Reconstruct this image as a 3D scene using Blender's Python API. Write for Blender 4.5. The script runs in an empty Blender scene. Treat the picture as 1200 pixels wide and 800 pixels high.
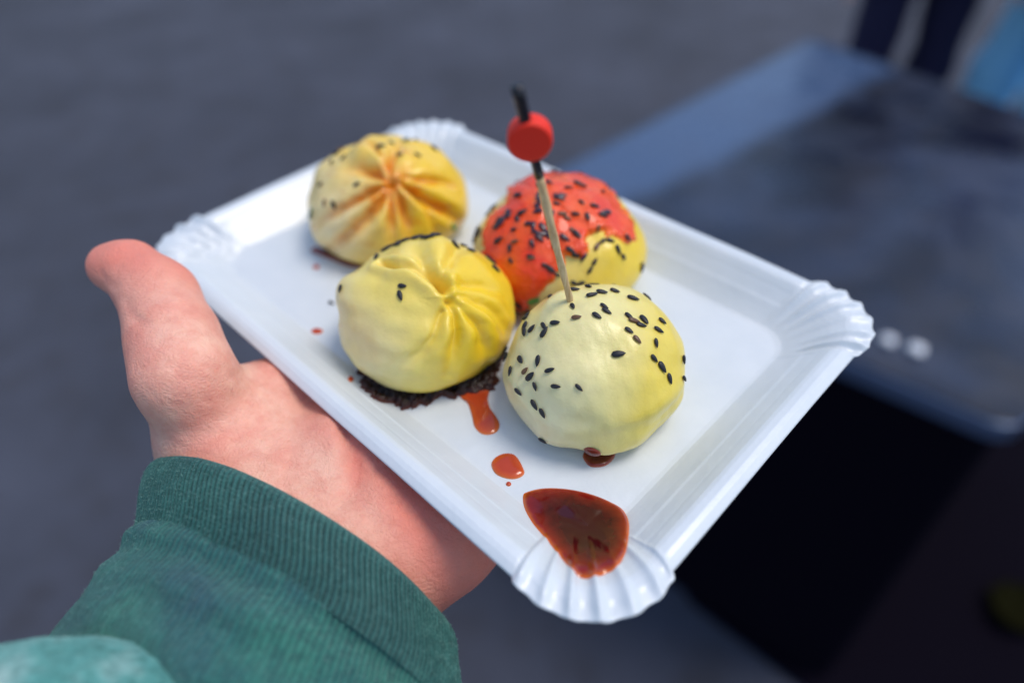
import bpy, math, random
import numpy as np
from mathutils import Vector, Matrix
from mathutils.bvhtree import BVHTree
rnd = random.Random(7); nr = np.random.RandomState(5)
SC = bpy.context.scene; COL = SC.collection
CAMZ = 1.42
# ---------------------------------------------------------------- camera geometry
F = 793.63
R = np.array([[0.9989609328, 0.0455747154, 0.0],
              [-0.0310965856, 0.6816120287, -0.7310526963],
              [-0.0333175186, 0.7302930834, 0.6823210060]])
CAM = np.array([0, 0, CAMZ])
def ray(x, y):
    q = R @ np.array([x-600., 400.-y, -F]); return q/np.linalg.norm(q)
def hz(x, y, z):                       # point of the view ray at world height z
    r = ray(x, y); return CAM + r*((z-CAMZ)/r[2])
def hd(x, y, d): return CAM + ray(x, y)*d
def hy(x, y, Y):
    r = ray(x, y); return CAM + r*(Y/r[1])
def proj(P):
    q = (np.asarray(P)-CAM) @ R
    return np.stack([600-F*q[:, 0]/q[:, 2], 400+F*q[:, 1]/q[:, 2]], 1)

# ---------------------------------------------------------------- helpers
def tag(o, label=None, cat=None, group=None, kind=None):
    if label: o['label'] = label
    if cat: o['category'] = cat
    if group: o['group'] = group
    if kind: o['kind'] = kind
    return o
def mesh(name, V, Fc, mat=None, parent=None, smooth=True, org=None):
    V = np.asarray(V, float)
    if org is None: org = np.zeros(3)
    me = bpy.data.meshes.new(name)
    me.from_pydata((V-np.asarray(org)).tolist(), [], [tuple(int(i) for i in f) for f in Fc]); me.update()
    if smooth: me.polygons.foreach_set('use_smooth', [True]*len(me.polygons))
    o = bpy.data.objects.new(name, me); COL.objects.link(o); o.location = Vector(org)
    if mat: me.materials.append(mat)
    if parent:
        o.parent = parent; o.matrix_parent_inverse = Matrix.Identity(4)
        o.location = Vector(org)-parent.location
    return o
def empty(name, loc):
    o = bpy.data.objects.new(name, None); COL.objects.link(o); o.location = Vector(loc); o.empty_display_size = .02
    return o
def attr(o, name, vals):
    a = o.data.attributes.new(name, 'FLOAT', 'POINT'); a.data.foreach_set('value', np.asarray(vals, np.float32))
def gridfaces(n, m, wrap=True, off=0, flip=False):   # n rows of m
    f = []
    for i in range(n-1):
        for j in range(m if wrap else m-1):
            a = off+i*m+j; b = off+i*m+(j+1) % m; q = (a, b, b+m, a+m)
            f.append(q[::-1] if flip else q)
    return f
def sst(x, a, b):
    t = np.clip((x-a)/(b-a), 0, 1); return t*t*(3-2*t)
_W = nr.normal(size=(64, 3)); _P = nr.uniform(0, 6.28, 64)
def nz(P, scale, k=0, n=8):            # cheap smooth noise, about -1..1
    P = np.asarray(P)*scale; s = 0
    for i in range(n):
        s = s+np.sin(P @ _W[(k*7+i) % 64]*1.6+_P[(k*5+i) % 64])
    return s/n*1.6
def bvh(o):
    me = o.data; l = o.location+(o.parent.location if o.parent else Vector((0, 0, 0)))
    return BVHTree.FromPolygons([v.co+l for v in me.vertices], [tuple(p.vertices) for p in me.polygons])

# ---------------------------------------------------------------- signed distance bodies
def cap(P, a, b, ra, rb):
    a = np.asarray(a); b = np.asarray(b); d = b-a
    t = np.clip(((P-a) @ d)/(d @ d), 0, 1)
    return np.linalg.norm(P-(a+t[..., None]*d), axis=-1)-(ra+(rb-ra)*t)
def ell(P, c, ax, r):
    q = (P-np.asarray(c)) @ np.asarray(ax).T/np.asarray(r); k = np.linalg.norm(q, axis=-1)
    return (k-1)*min(r)
def smin(a, b, k):
    h = np.clip(.5+.5*(b-a)/k, 0, 1); return b+(a-b)*h-k*h*(1-h)
def chain(pts, k):
    def f(P):
        d = None
        for (a, ra), (b, rb) in zip(pts[:-1], pts[1:]):
            e = cap(P, a, b, ra, rb); d = e if d is None else smin(d, e, k)
        return d
    return f
def nets(f, lo, hi, h):                # surface nets
    lo = np.asarray(lo, float); n = np.ceil((np.asarray(hi)-lo)/h).astype(int)+1
    G = np.empty(n, np.float32)
    ys, zs = np.meshgrid(np.arange(n[1])*h+lo[1], np.arange(n[2])*h+lo[2], indexing='ij')
    for i in range(n[0]):
        P = np.stack([np.full(ys.shape, lo[0]+i*h), ys, zs], -1).reshape(-1, 3)
        G[i] = f(P).reshape(ys.shape)
    ins = G < 0
    c = np.zeros(n-1, int)
    for dx in (0, 1):
        for dy in (0, 1):
            for dz in (0, 1):
                c += ins[dx:n[0]-1+dx, dy:n[1]-1+dy, dz:n[2]-1+dz]
    act = (c > 0) & (c < 8); idx = -np.ones(n-1, int); ii = np.argwhere(act); idx[act] = np.arange(len(ii))
    acc = np.zeros((len(ii), 3)); cnt = np.zeros(len(ii))
    cor = [(x, y, z) for x in (0, 1) for y in (0, 1) for z in (0, 1)]
    for a in range(8):
        for b in range(a+1, 8):
            A = np.array(cor[a]); B = np.array(cor[b])
            if np.abs(A-B).sum() != 1: continue
            va = G[tuple((ii+A).T)]; vb = G[tuple((ii+B).T)]; m = (va < 0) != (vb < 0)
            t = np.where(m, va/np.where(m, va-vb, 1), 0)
            acc += np.where(m[:, None], A+t[:, None]*(B-A), 0); cnt += m
    V = lo+(ii+acc/cnt[:, None])*h
    Fs = []
    for ax in range(3):
        s0 = [slice(None)]*3; s1 = [slice(None)]*3; s0[ax] = slice(0, -1); s1[ax] = slice(1, None)
        m = ins[tuple(s0)] != ins[tuple(s1)]; e = np.argwhere(m); u, v = (ax+1) % 3, (ax+2) % 3
        e = e[(e[:, u] > 0) & (e[:, v] > 0) & (e[:, u] < n[u]-1) & (e[:, v] < n[v]-1)]
        q = []
        for du, dv in ((1, 1), (0, 1), (0, 0), (1, 0)):
            p = e.copy(); p[:, u] -= du; p[:, v] -= dv; q.append(idx[tuple(p.T)])
        q = np.stack(q, 1); sgn = ins[tuple(e.T)]
        Fs.append(np.where(sgn[:, None], q, q[:, ::-1]))
    return V, np.concatenate(Fs)
def relax(f, V, it=3, e=3e-4):         # pull vertices onto the surface
    for _ in range(it):
        d = f(V); g = np.stack([f(V+np.eye(3)[i]*e)-f(V-np.eye(3)[i]*e) for i in range(3)], 1)/(2*e)
        g /= np.maximum(np.linalg.norm(g, axis=1), 1e-6)[:, None]; V = V-g*np.clip(d, -2e-3, 2e-3)[:, None]
    return V, g

# ---------------------------------------------------------------- materials
class NT:
    def __init__(s, name):
        s.m = bpy.data.materials.new(name); s.m.use_nodes = True; s.n = s.m.node_tree.nodes; s.l = s.m.node_tree.links
        s.b = s.n['Principled BSDF']
    def node(s, t, **k):
        o = s.n.new(t)
        for a, v in k.items():
            if a in o.inputs: o.inputs[a].default_value = v
            else: setattr(o, a, v)
        return o
    def set(s, **k):
        for a, v in k.items():
            i = s.b.inputs[a.replace('_', ' ')]
            if hasattr(v, 'is_output'): s.l.new(v, i)
            else: i.default_value = (*v, 1) if isinstance(v, tuple) and len(v) == 3 and i.type == 'RGBA' else v
        return s
    def coord(s, k='Object'): return s.node('ShaderNodeTexCoord').outputs[k]
    def noise(s, scale, detail=4, rough=.55, vec=None, dist=0):
        o = s.node('ShaderNodeTexNoise', Scale=scale, Detail=detail, Roughness=rough, Distortion=dist)
        s.l.new(vec or s.coord(), o.inputs['Vector']); return o.outputs['Fac']
    def ramp(s, fac, stops):
        o = s.node('ShaderNodeValToRGB'); e = o.color_ramp.elements
        while len(e) < len(stops): e.new(.5)
        for i, (p, c) in enumerate(stops):
            e[i].position = p; e[i].color = (*c, 1) if isinstance(c, tuple) else (c, c, c, 1)
        s.l.new(fac, o.inputs[0]); return o.outputs[0]
    def mix(s, fac, a, b, mode='MIX'):
        o = s.node('ShaderNodeMix', data_type='RGBA', blend_type=mode)
        for v, i in ((fac, 0), (a, 6), (b, 7)):
            if hasattr(v, 'is_output'): s.l.new(v, o.inputs[i])
            else: o.inputs[i].default_value = (*v, 1) if isinstance(v, tuple) else v
        return o.outputs[2]
    def math(s, op, a, b=0.):
        o = s.node('ShaderNodeMath', operation=op)
        for v, i in ((a, 0), (b, 1)):
            if hasattr(v, 'is_output'): s.l.new(v, o.inputs[i])
            else: o.inputs[i].default_value = v
        return o.outputs[0]
    def attr(s, name): return s.node('ShaderNodeAttribute', attribute_name=name).outputs['Fac']
    def bump(s, h, dist, strength=1., prev=None):
        o = s.node('ShaderNodeBump', Distance=dist, Strength=strength); s.l.new(h, o.inputs['Height'])
        if prev: s.l.new(prev, o.inputs['Normal'])
        s.l.new(o.outputs[0], s.b.inputs['Normal']); return o.outputs[0]
def simple(name, col, rough=.5, **k):
    t = NT(name); t.set(Base_Color=col, Roughness=rough, **k); return t.m

def m_paper():
    t = NT('paper'); n = t.noise(60, 5)
    t.set(Base_Color=t.ramp(n, [(.3, (.62, .675, .715)), (.7, (.67, .72, .755))]), Roughness=.42, Specular_IOR_Level=.55, Coat_Weight=.35, Coat_Roughness=.16)
    p = t.bump(t.noise(900, 3), .00006, .5); t.bump(t.noise(110, 4, .6), .0006, .6, p); return t.m
def m_dough(name, pale, mid, sat, seed, glaze=None):
    t = NT(name); mp = t.node('ShaderNodeMapping'); mp.inputs['Location'].default_value = (seed, seed*.7, 0)
    t.l.new(t.coord(), mp.inputs[0]); v = mp.outputs[0]
    n = t.noise(32, 3, .5, v); n2 = t.noise(260, 4, .6, v)
    g = t.math('ADD', t.math('MULTIPLY', t.attr('yellow'), .62), t.math('MULTIPLY', n, .38))  # yellower flank is painted warm light; noise adds random tone
    c = t.ramp(g, [(.22, pale), (.48, mid), (.75, sat)])
    c = t.mix(t.ramp(n2, [(.35, .12), (.62, .0)]), c, (.55, .40, .12))
    if glaze is not None:
        gm = t.math('MULTIPLY', t.attr('glaze'), t.ramp(t.noise(120, 4, .6, v), [(.28, .45), (.6, 1.)]))
        c = t.mix(gm, c, glaze); t.set(Roughness=t.ramp(gm, [(.0, .30), (.5, .13)]))
    else: t.set(Roughness=t.ramp(n2, [(.3, .28), (.7, .42)]))
    sp = t.node('ShaderNodeTexVoronoi', Scale=150.); t.l.new(v, sp.inputs['Vector'])
    dot = t.ramp(sp.outputs['Distance'], [(.035, .5), (.075, .0)])
    dot = t.math('MULTIPLY', dot, t.ramp(t.noise(70, 2, .5, v), [(.55, .0), (.62, 1.)]))
    c = t.mix(dot, c, (.35, .2, .05))
    t.set(Base_Color=c, Subsurface_Weight=.22, Subsurface_Radius=(1., .62, .22), Subsurface_Scale=.003, Coat_Weight=.16, Coat_Roughness=.14)
    p = t.bump(t.noise(700, 4, .7, v), .0002, .5); t.bump(t.noise(130, 4, .6, v), .0007, .55, p); return t.m
def m_sauce(name, edge, mid, deep, rough=.07, bump=.0, coat=.25, spec=.4):
    t = NT(name); a = t.attr('thick'); n = t.noise(300, 4, .6)
    f = t.math('ADD', a, t.math('MULTIPLY', t.math('SUBTRACT', n, .5), .35))
    t.set(Base_Color=t.ramp(f, [(.05, edge), (.45, mid), (.9, deep)]), Roughness=rough, Coat_Weight=coat, Coat_Roughness=.04, Specular_IOR_Level=spec,
          Subsurface_Weight=.0)
    if bump: t.bump(t.noise(420, 4, .6), bump, .7)
    return t.m
def m_skin():
    t = NT('skin'); n = t.noise(38, 5, .65); n2 = t.noise(190, 4, .7); a = t.attr('ruddy')
    c = t.ramp(n, [(.3, (.80, .35, .26)), (.5, (.87, .47, .35)), (.72, (.90, .57, .42))])
    c = t.mix(t.math('MULTIPLY', a, .8), c, (.80, .20, .14))
    c = t.mix(t.ramp(n2, [(.36, .45), (.58, .0)]), c, (.74, .26, .19))
    t.set(Base_Color=c, Roughness=.48, Subsurface_Weight=.3, Subsurface_Radius=(1., .35, .18), Subsurface_Scale=.006, Specular_IOR_Level=.4)
    w = t.node('ShaderNodeTexVoronoi', Scale=900., feature='DISTANCE_TO_EDGE'); t.l.new(t.coord(), w.inputs['Vector'])
    p = t.bump(w.outputs['Distance'], .0003, .6); t.bump(t.noise(240, 5, .7, dist=1.5), .0009, .6, p); return t.m
def m_knit(name, a, b, c, fuzz):
    t = NT(name); uv = t.coord('UV'); n = t.noise(34, 4, .6); n2 = t.noise(500, 3, .7)
    col = t.ramp(n, [(.3, a), (.52, b), (.75, c)])
    col = t.mix(t.ramp(n2, [(.3, .55), (.6, .0)]), col, (a[0]*.35, a[1]*.35, a[2]*.35))
    col = t.mix(t.ramp(n2, [(.62, .0), (.8, fuzz)]), col, (.25, .45, .42))
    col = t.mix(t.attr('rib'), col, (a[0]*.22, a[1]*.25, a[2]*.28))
    t.set(Base_Color=col, Roughness=.95, Sheen_Weight=.35, Sheen_Roughness=.5, Sheen_Tint=(.5, .75, .7), Specular_IOR_Level=.1)
    mp = t.node('ShaderNodeMapping'); mp.inputs['Scale'].default_value = (150, 150, 1); t.l.new(uv, mp.inputs[0])
    w = t.node('ShaderNodeTexWave', Scale=1., Distortion=1.2); w.inputs['Detail Scale'].default_value = 3; t.l.new(mp.outputs[0], w.inputs[0])
    w2 = t.node('ShaderNodeTexWave', Scale=1.6, Distortion=2., bands_direction='Y'); t.l.new(mp.outputs[0], w2.inputs[0])
    p = t.bump(w.outputs['Fac'], .0003, .6); p = t.bump(w2.outputs['Fac'], .0002, .5, p); t.bump(n2, .0008, .7, p); return t.m

M = {}
M['paper'] = m_paper()
M['skin'] = m_skin()
M['nail'] = simple('nail', (.72, .42, .42), .25, Coat_Weight=.3)
M['puddle'] = m_sauce('soy_chili_sauce', (.66, .14, .012), (.24, .012, .005), (.045, .002, .003))
M['thin'] = m_sauce('thin_sauce', (.70, .20, .04), (.62, .10, .02), (.45, .05, .015), .12)
M['dark'] = m_sauce('brown_sauce', (.40, .10, .03), (.25, .03, .01), (.10, .012, .008), .15)
M['chili'] = m_sauce('chili_sauce', (.95, .22, .008), (.92, .10, .006), (.84, .045, .006), .12, .0016, .35, .4)
M['char'] = m_sauce('charred_crust', (.11, .022, .008), (.035, .008, .005), (.012, .004, .004), .30, .0014, .1, .3)
M['seed'] = simple('seed_black', (.010, .011, .016), .5)
M['seed_brown'] = simple('seed_brown', (.13, .065, .03), .35)
M['flake'] = simple('pepper_flake', (.035, .008, .02), .25, Coat_Weight=.4)
M['chive'] = simple('chive', (.06, .20, .035), .35, Subsurface_Weight=.2)
M['chive_dark'] = simple('chive_dark', (.01, .10, .08), .35)
M['dark_paint'] = simple('pick_paint', (.008, .007, .012), .35)
M['bead'] = simple('bead_paint', (.86, .035, .016), .5, Specular_IOR_Level=.25)
t = NT('bamboo'); mp = t.node('ShaderNodeMapping'); mp.inputs['Scale'].default_value = (1, 1, .06); t.l.new(t.coord(), mp.inputs[0])
t.set(Base_Color=t.ramp(t.noise(1500, 4, .6, mp.outputs[0]), [(.3, (.50, .31, .13)), (.7, (.78, .60, .34))]), Roughness=.55); M['bamboo'] = t.m

# ---------------------------------------------------------------- tray
ZR = CAMZ-.137518; ZB = ZR-.0108
C0 = np.array([-.00986577, .18156705, 0]); U = np.array([.69558, -.71845, 0]); VV = np.array([.71845, .69558, 0])
HL, HS = .1078, .0700
def tp(u, v, z): return C0+U*u+VV*v+np.array([0, 0, z])
PW = [0, .0008, .0020, .0034, .0050, .0062, .0080, .0086, .0094, .0112, .0120, .0128, .0148, .0156, .0164, .0180, .0192, .0205, .022]
PZ = [.0095, .0100, .0106, .0109, .0107, .0102, .0087, .0081, .0075, .0060, .00535, .0049, .0032, .0026, .0020, .0009, .0002, 0, 0]
CZ = [.0103, .0105, .0108, .0110, .0109, .0106, .0096, .0092, .0087, .0073, .0066, .0059, .0041, .0034, .0027, .0013, .0004, 0, 0]
def build_tray():
    Wd = .022; Ro = .0255; Ri = .009; nS, nC = 90, 132
    outer, inner, cw, th, sid = [], [], [], [], []
    for k in range(4):
        sx, sy = [(1, 1), (-1, 1), (-1, -1), (1, -1)][k]; a0 = k*math.pi/2
        co = np.array([sx*(HL-Ro), sy*(HS-Ro)]); ci = np.array([sx*(HL-Wd-Ri), sy*(HS-Wd-Ri)])
        for j in range(nC):
            f = j/(nC-1); a = a0+f*math.pi/2; n = np.array([math.cos(a), math.sin(a)])
            w = min(1, min(f, 1-f)/.05); w = w*w*(3-2*w)
            ro = Ro+(.0007+.0026*math.sin(math.pi*f))*w+.00030*w*math.cos(6.5*2*math.pi*f+.5+k)+.0007*math.sin(3*f+2*k)*w
            outer.append(co+n*ro); inner.append(ci+n*Ri); cw.append(w); th.append(f); sid.append(k)
        nk = (k+1) % 4; sx2, sy2 = [(1, 1), (-1, 1), (-1, -1), (1, -1)][nk]; a = a0+math.pi/2; n = np.array([math.cos(a), math.sin(a)])
        co2 = np.array([sx2*(HL-Ro), sy2*(HS-Ro)]); ci2 = np.array([sx2*(HL-Wd-Ri), sy2*(HS-Wd-Ri)])
        for j in range(1, nS):
            f = j/nS; outer.append((co*(1-f)+co2*f)+n*Ro); inner.append((ci*(1-f)+ci2*f)+n*Ri); cw.append(0); th.append(0); sid.append(k)
    outer = np.array(outer); inner = np.array(inner); cw = np.array(cw); th = np.array(th); sid = np.array(sid); m = len(outer)
    ws = sorted(set(np.round(np.concatenate([np.linspace(0, .022, 50), PW]), 5))); rows = []
    for w in ws:
        t_ = w/.022; P = outer*(1-t_)+inner*t_
        z = np.interp(w, PW, PZ)*(1-cw)+np.interp(w, PW, CZ)*cw
        ph = th*6.5*2*math.pi+.5+sid+.5*np.sin(th*9+sid); saw = np.cos(ph+.55*np.sin(ph))
        amp = .00075*sst(np.array(t_), .0, .12)*(1-sst(np.array(t_), .45, .85))+.0004*(1-sst(np.array(t_), 0, .2))
        z = z+cw*amp*saw*(1+.35*np.sin(sid*3+th*11))
        # pleats also shift sideways a little
        P3 = np.stack([P[:, 0], P[:, 1], z], 1); rows.append(P3)
    for k in range(1, 16):
        f = 1-k/16; P = inner*f; rows.append(np.stack([P[:, 0], P[:, 1], np.zeros(m)], 1))
    A = np.concatenate(rows+[np.zeros((1, 3))])
    # the board is a little warped and dented
    d = np.sqrt((A[:, 0]/HL)**2+(A[:, 1]/HS)**2)
    A[:, 2] += .00035*nz(A, 45, 1)*np.clip(d, 0, 1)+.0006*sst(d, .7, 1.2)*nz(A, 30, 2)
    # crumple at the far left corner
    q = np.exp(-(((A[:, 0]+.093)/.014)**2+((A[:, 1]+.056)/.014)**2)); A[:, 2] += q*.0012*nz(A, 260, 3)
    q = np.exp(-(((A[:, 0]+.088)/.006)**2+((A[:, 1]+.010)/.04)**2)); A[:, 2] += q*.0004*nz(A, 120, 3)
    nrow = len(rows); fs = gridfaces(nrow, m); c = len(A)-1; o = (nrow-1)*m
    fs += [(o+j, o+(j+1) % m, c) for j in range(m)]
    W = np.array([tp(a[0], a[1], ZB+a[2]) for a in A])
    org = tp(0, 0, ZB)
    o = mesh('paper_tray', W, fs, M['paper'], org=org)
    s = o.modifiers.new('thickness', 'SOLIDIFY'); s.thickness = .0004; s.offset = -1
    tag(o, 'rectangular white cardboard tray with crimped corners, held on the open hand', 'paper tray')
    return o
tray = build_tray(); TB = bvh(tray)
nrm = tray.data.polygons[len(tray.data.polygons)-1].normal
if nrm.z < 0:
    tray.data.flip_normals(); TB = bvh(tray)
def trayz(x, y):
    h = TB.ray_cast(Vector((x, y, ZR+.05)), Vector((0, 0, -1))); return h[0].z if h[0] else ZB

# ---------------------------------------------------------------- dumplings
BB = dict(D1=(360, 158, 549, 310), D2=(393, 275, 604, 460), D3=(550, 207, 763, 372), D4=(589, 333, 803, 533))
DOM = dict(D1=(-.04501, .22962, .03000, .0350), D2=(-.02641, .16218, .02780, .0350),
           D3=(.01923, .19583, .02920, .0335), D4=(.02245, .13428, .02552, .0355))
FL, KK = -.55, .12
def domez(z): return FL+KK*np.log1p(np.exp((z-FL)/KK))
def inv_dir(k, px):
    x, y, r, h = DOM[k]; best = None
    ths = np.linspace(0, 2*math.pi, 240); zs = np.linspace(-.5, 1, 160)
    T, Z = np.meshgrid(ths, zs); s = np.sqrt(np.maximum(0, 1-Z*Z)); D = np.stack([s*np.cos(T), s*np.sin(T), Z], -1).reshape(-1, 3)
    P = np.stack([x+D[:, 0]*r, y+D[:, 1]*r, ZB+(domez(D[:, 2])-FL)*h/1.55], 1)
    q = proj(P); e = np.hypot(q[:, 0]-px[0], q[:, 1]-px[1])+np.linalg.norm(P-CAM, axis=1)*400
    return D[np.argmin(e)]
def frame(a, ref):
    a = a/np.linalg.norm(a); u = ref-a*(ref@a); u /= np.linalg.norm(u); return u, np.cross(a, u), a
CX = np.array([1., 0, 0])     # reference azimuth: image right
def dumpling(k, name, axis_px, disp, mat, label, tilt=None):
    x, y, r, h = DOM[k]; a = inv_dir(k, axis_px); u, v, a = frame(a, CX)
    nf, nt = 230, 400
    phi = np.linspace(0.004, math.pi-.004, nf)**1.0; th = np.arange(nt)/nt*2*math.pi
    PH, TH = np.meshgrid(phi, th, indexing='ij'); PH = PH.ravel(); TH = TH.ravel()
    D = (np.sin(PH)*np.cos(TH))[:, None]*u+(np.sin(PH)*np.sin(TH))[:, None]*v+np.cos(PH)[:, None]*a
    dd, val = disp(PH, TH, D)
    # where the side would bulge past the tray contact it is pinched in a little, unevenly
    S = D*(1+dd)[:, None]
    P = np.stack([x+S[:, 0]*r, y+S[:, 1]*r, ZB+.0002+(domez(S[:, 2])-FL)*h/1.55], 1)
    # settle the position and size so the dough fills its place on the tray
    S[:, :2] *= (1-.055*S[:, 2])[:, None]
    def pos(q, S): return np.stack([q[0]+S[:, 0]*q[2], q[1]+S[:, 1]*q[2], ZB+.0002+(domez(S[:, 2])-FL)*q[3]/1.55], 1)
    X = np.array([x, y, r, h]); Ss = S[::7]
    def res(q):
        p = proj(pos(q, Ss)); return np.array([p[:, 0].min(), p[:, 1].min(), p[:, 0].max(), p[:, 1].max()])-np.array(BB[k])
    for _ in range(12):
        r0 = res(X); J = np.stack([(res(X+np.eye(4)[i]*2e-4)-r0)/2e-4 for i in range(4)], 1); X = X-.7*np.linalg.solve(J, r0)
    if k == 'D3': X[2] = min(X[2], .0300)
    x, y, r, h = X; P = pos(X, S); print(k, X, res(X)); DOM[k] = tuple(X)
    root = empty(name, (x, y, ZB))
    fs = gridfaces(nf, nt); n0 = len(P)
    P = np.concatenate([P, P[:nt].mean(0)[None], P[n0-nt:n0].mean(0)[None]])
    fs += [(j, n0, (j+1) % nt) for j in range(nt)]+[(n0-nt+j, n0-nt+(j+1) % nt, n0+1) for j in range(nt)]
    o = mesh('dough', P, fs, mat, root, org=(x, y, ZB))
    me = o.data; c = np.mean([me.polygons[i].normal.dot(Vector(P[me.polygons[i].vertices[0]]-np.array([x, y, ZB+h*.4]))) for i in range(5000, 20000, 400)])
    if c < 0: me.flip_normals()
    # warm side light painted into the dough: yellower toward the right, plus noise
    yl = .5+.42*(S@np.array([.80, -.05, -.05]))+.22*nz(D, 1.6, 4)
    attr(o, 'yellow', np.clip(np.append(yl, [yl[0], yl[-1]]), 0, 1)); val = np.append(val, [val[0], val[-1]]); attr(o, 'glaze', np.clip(val, 0, 1))
    tag(root, label, 'dumpling', 'dumplings on the tray')
    return root, o
def lobes(TH, PH, angs, widths, twist, wav=.0):
    """folded pleats: ridge falls sharply into each valley"""
    d = np.zeros_like(TH); T = TH+twist*PH+wav*np.sin(PH*6)
    for a, w in zip(angs, widths):
        x = (T-a+math.pi) % (2*math.pi)-math.pi
        d -= np.exp(-(x/w)**2)*np.where(x > 0, 1, .75)
        d += .42*np.exp(-((x-2.0*w)/(1.6*w))**2)+.25*np.exp(-((x+2.0*w)/(1.8*w))**2)
    return d
def seam(k, D, polys, sc, ox, oy, wide=1.):
    """soft creases along lines on the dough; returns displacement and how deep each point lies in a crease"""
    d = np.zeros(len(D)); g = np.zeros(len(D))
    for dep, w, pts in polys:
        A = [inv_dir(k, (ox+a/sc, oy+b/sc)) for a, b in pts]; best = np.full(len(D), 9.); tt = np.zeros(len(D)); n = len(A)-1
        Dw = D+.012*np.stack([nz(D, 9, 41), nz(D, 9, 42), nz(D, 9, 43)], 1)
        for i in range(n):
            a, b = A[i], A[i+1]; ab = b-a; t = np.clip(((Dw-a)@ab)/(ab@ab), 0, 1); e = np.linalg.norm(Dw-(a+t[:, None]*ab), axis=1)
            m = e < best; best = np.where(m, e, best); tt = np.where(m, (i+t)/n, tt)
        fade = 1-.75*sst(tt, .55, 1.); ww = w*(.75+.7*tt)
        ww = ww*wide; c = np.exp(-(best/ww)**2)*fade; d += -dep*c+.40*dep*np.exp(-((best-2.2*ww)/(1.5*ww))**2)*fade; g = np.maximum(g, c*dep/.07)
    return d, g
def dispA(PH, TH, D):        # glazed, deep gathered folds
    L = [(.11, .050, [(470, 330), (440, 400), (350, 500), (260, 580), (200, 640)]), (.09, .040, [(470, 340), (475, 430), (470, 520), (480, 600)]),
         (.10, .045, [(490, 350), (520, 420), (545, 500), (560, 600)]), (.11, .050, [(500, 330), (600, 380), (680, 430), (760, 480), (800, 540)]),
         (.07, .045, [(500, 300), (620, 315), (720, 320), (800, 350)]), (.10, .045, [(470, 310), (465, 250), (490, 180), (520, 135)]),
         (.13, .055, [(450, 320), (400, 280), (330, 262), (270, 262)]), (.09, .045, [(440, 350), (370, 380), (280, 420), (190, 480), (120, 540)]),
         (.07, .035, [(430, 205), (400, 165), (350, 140)]), (.05, .04, [(560, 340), (640, 430), (680, 520), (690, 600)])]
    d, g = seam('D1', D, L, 4., 340, 130, 1.2)
    d += .035*nz(D, 2.2, 1)+.016*nz(D, 6, 2)-.05*np.exp(-(PH/.14)**2)
    d += .14*np.exp(-((D-inv_dir('D1', (428, 175)))**2).sum(1)/.045)+.07*np.exp(-((D-inv_dir('D1', (500, 190)))**2).sum(1)/.06)
    for p, w, q in (((432, 163), .020, .09), ((372, 190), .05, .05), ((405, 172), .012, -.06), ((520, 180), .05, .04), ((368, 270), .08, .03), ((540, 250), .06, .03), ((420, 300), .06, .03)):
        d += q*np.exp(-((D-inv_dir('D1', p))**2).sum(1)/w)
    l = lobes(TH, PH, [.9, 1.6, 2.3], [.13]*3, .2, .05); d += .05*l*sst(PH, .3, .6)*(1-sst(PH, 1.0, 1.7))*(D[:, 1] > .2)
    g = .85*g*(.6+.5*sst(nz(D, 6, 7), -.5, .5))+.6*np.exp(-(PH/.38)**2)*sst(nz(D, 7, 3), -.6, .5)+.6*sst(nz(D, 4.0, 5)+.5*nz(D, 11, 6), .25, .9)*(1-sst(PH, .6, 1.2))
    return d, g
def dispB(PH, TH, D):        # one big flap folded over, creases fanning down the other flank
    L = [(.13, .050, [(540, 265), (500, 222), (470, 170), (450, 110), (440, 60)]), (.12, .042, [(262, 150), (340, 168), (420, 182), (485, 208), (535, 255), (556, 310), (540, 365), (505, 410)]),
         (.09, .038, [(560, 320), (590, 380), (604, 450), (592, 540), (560, 640)]), (.07, .040, [(580, 320), (640, 370), (695, 430), (730, 530), (720, 620)]),
         (.06, .045, [(600, 300), (700, 325), (780, 390), (820, 470)]), (.06, .05, [(560, 262), (640, 250), (740, 258), (820, 300)]),
         (.07, .045, [(530, 240), (562, 170), (600, 100), (640, 60)]), (.05, .035, [(540, 370), (500, 470), (420, 560), (330, 620)])]
    d, g = seam('D2', D, L, 3.635, 370, 260, 1.4)
    d += .034*nz(D, 2.0, 3)+.012*nz(D, 6, 6)-.03*np.exp(-(PH/.16)**2)
    for p, w, q in (((410, 335), .10, .07), ((470, 320), .05, .05), ((440, 292), .05, -.05), ((560, 300), .05, .06), ((515, 283), .03, .05), ((575, 360), .06, .04), ((450, 420), .2, .03), ((398, 330), .05, .08), ((418, 300), .03, -.07), ((500, 277), .04, .07), ((598, 320), .05, .03), ((415, 410), .08, -.03)):
        d += q*np.exp(-((D-inv_dir('D2', p))**2).sum(1)/w)
    return d, np.zeros_like(d)
def dispC(PH, TH, D):
    an = [.5, 1.4, 2.2, 3.1, 4.0, 4.9, 5.6]; l = lobes(TH, PH, an, [.13]*7, .3, .05); env = sst(PH, .05, .35)*(1-sst(PH, .6, 1.2))
    d = .028*env*l+.035*nz(D, 2.1, 7)+.010*nz(D, 6, 8)
    d += .08*np.exp(-((D-inv_dir('D3', (717, 285)))**2).sum(1)/.05)+.06*np.exp(-((D-inv_dir('D3', (625, 212)))**2).sum(1)/.04)-.05*np.exp(-((D-inv_dir('D3', (725, 235)))**2).sum(1)/.04)-.05*np.exp(-((D-inv_dir('D3', (575, 230)))**2).sum(1)/.05)+.04*np.exp(-(PH/.3)**2)
    return d, np.zeros_like(d)
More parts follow.
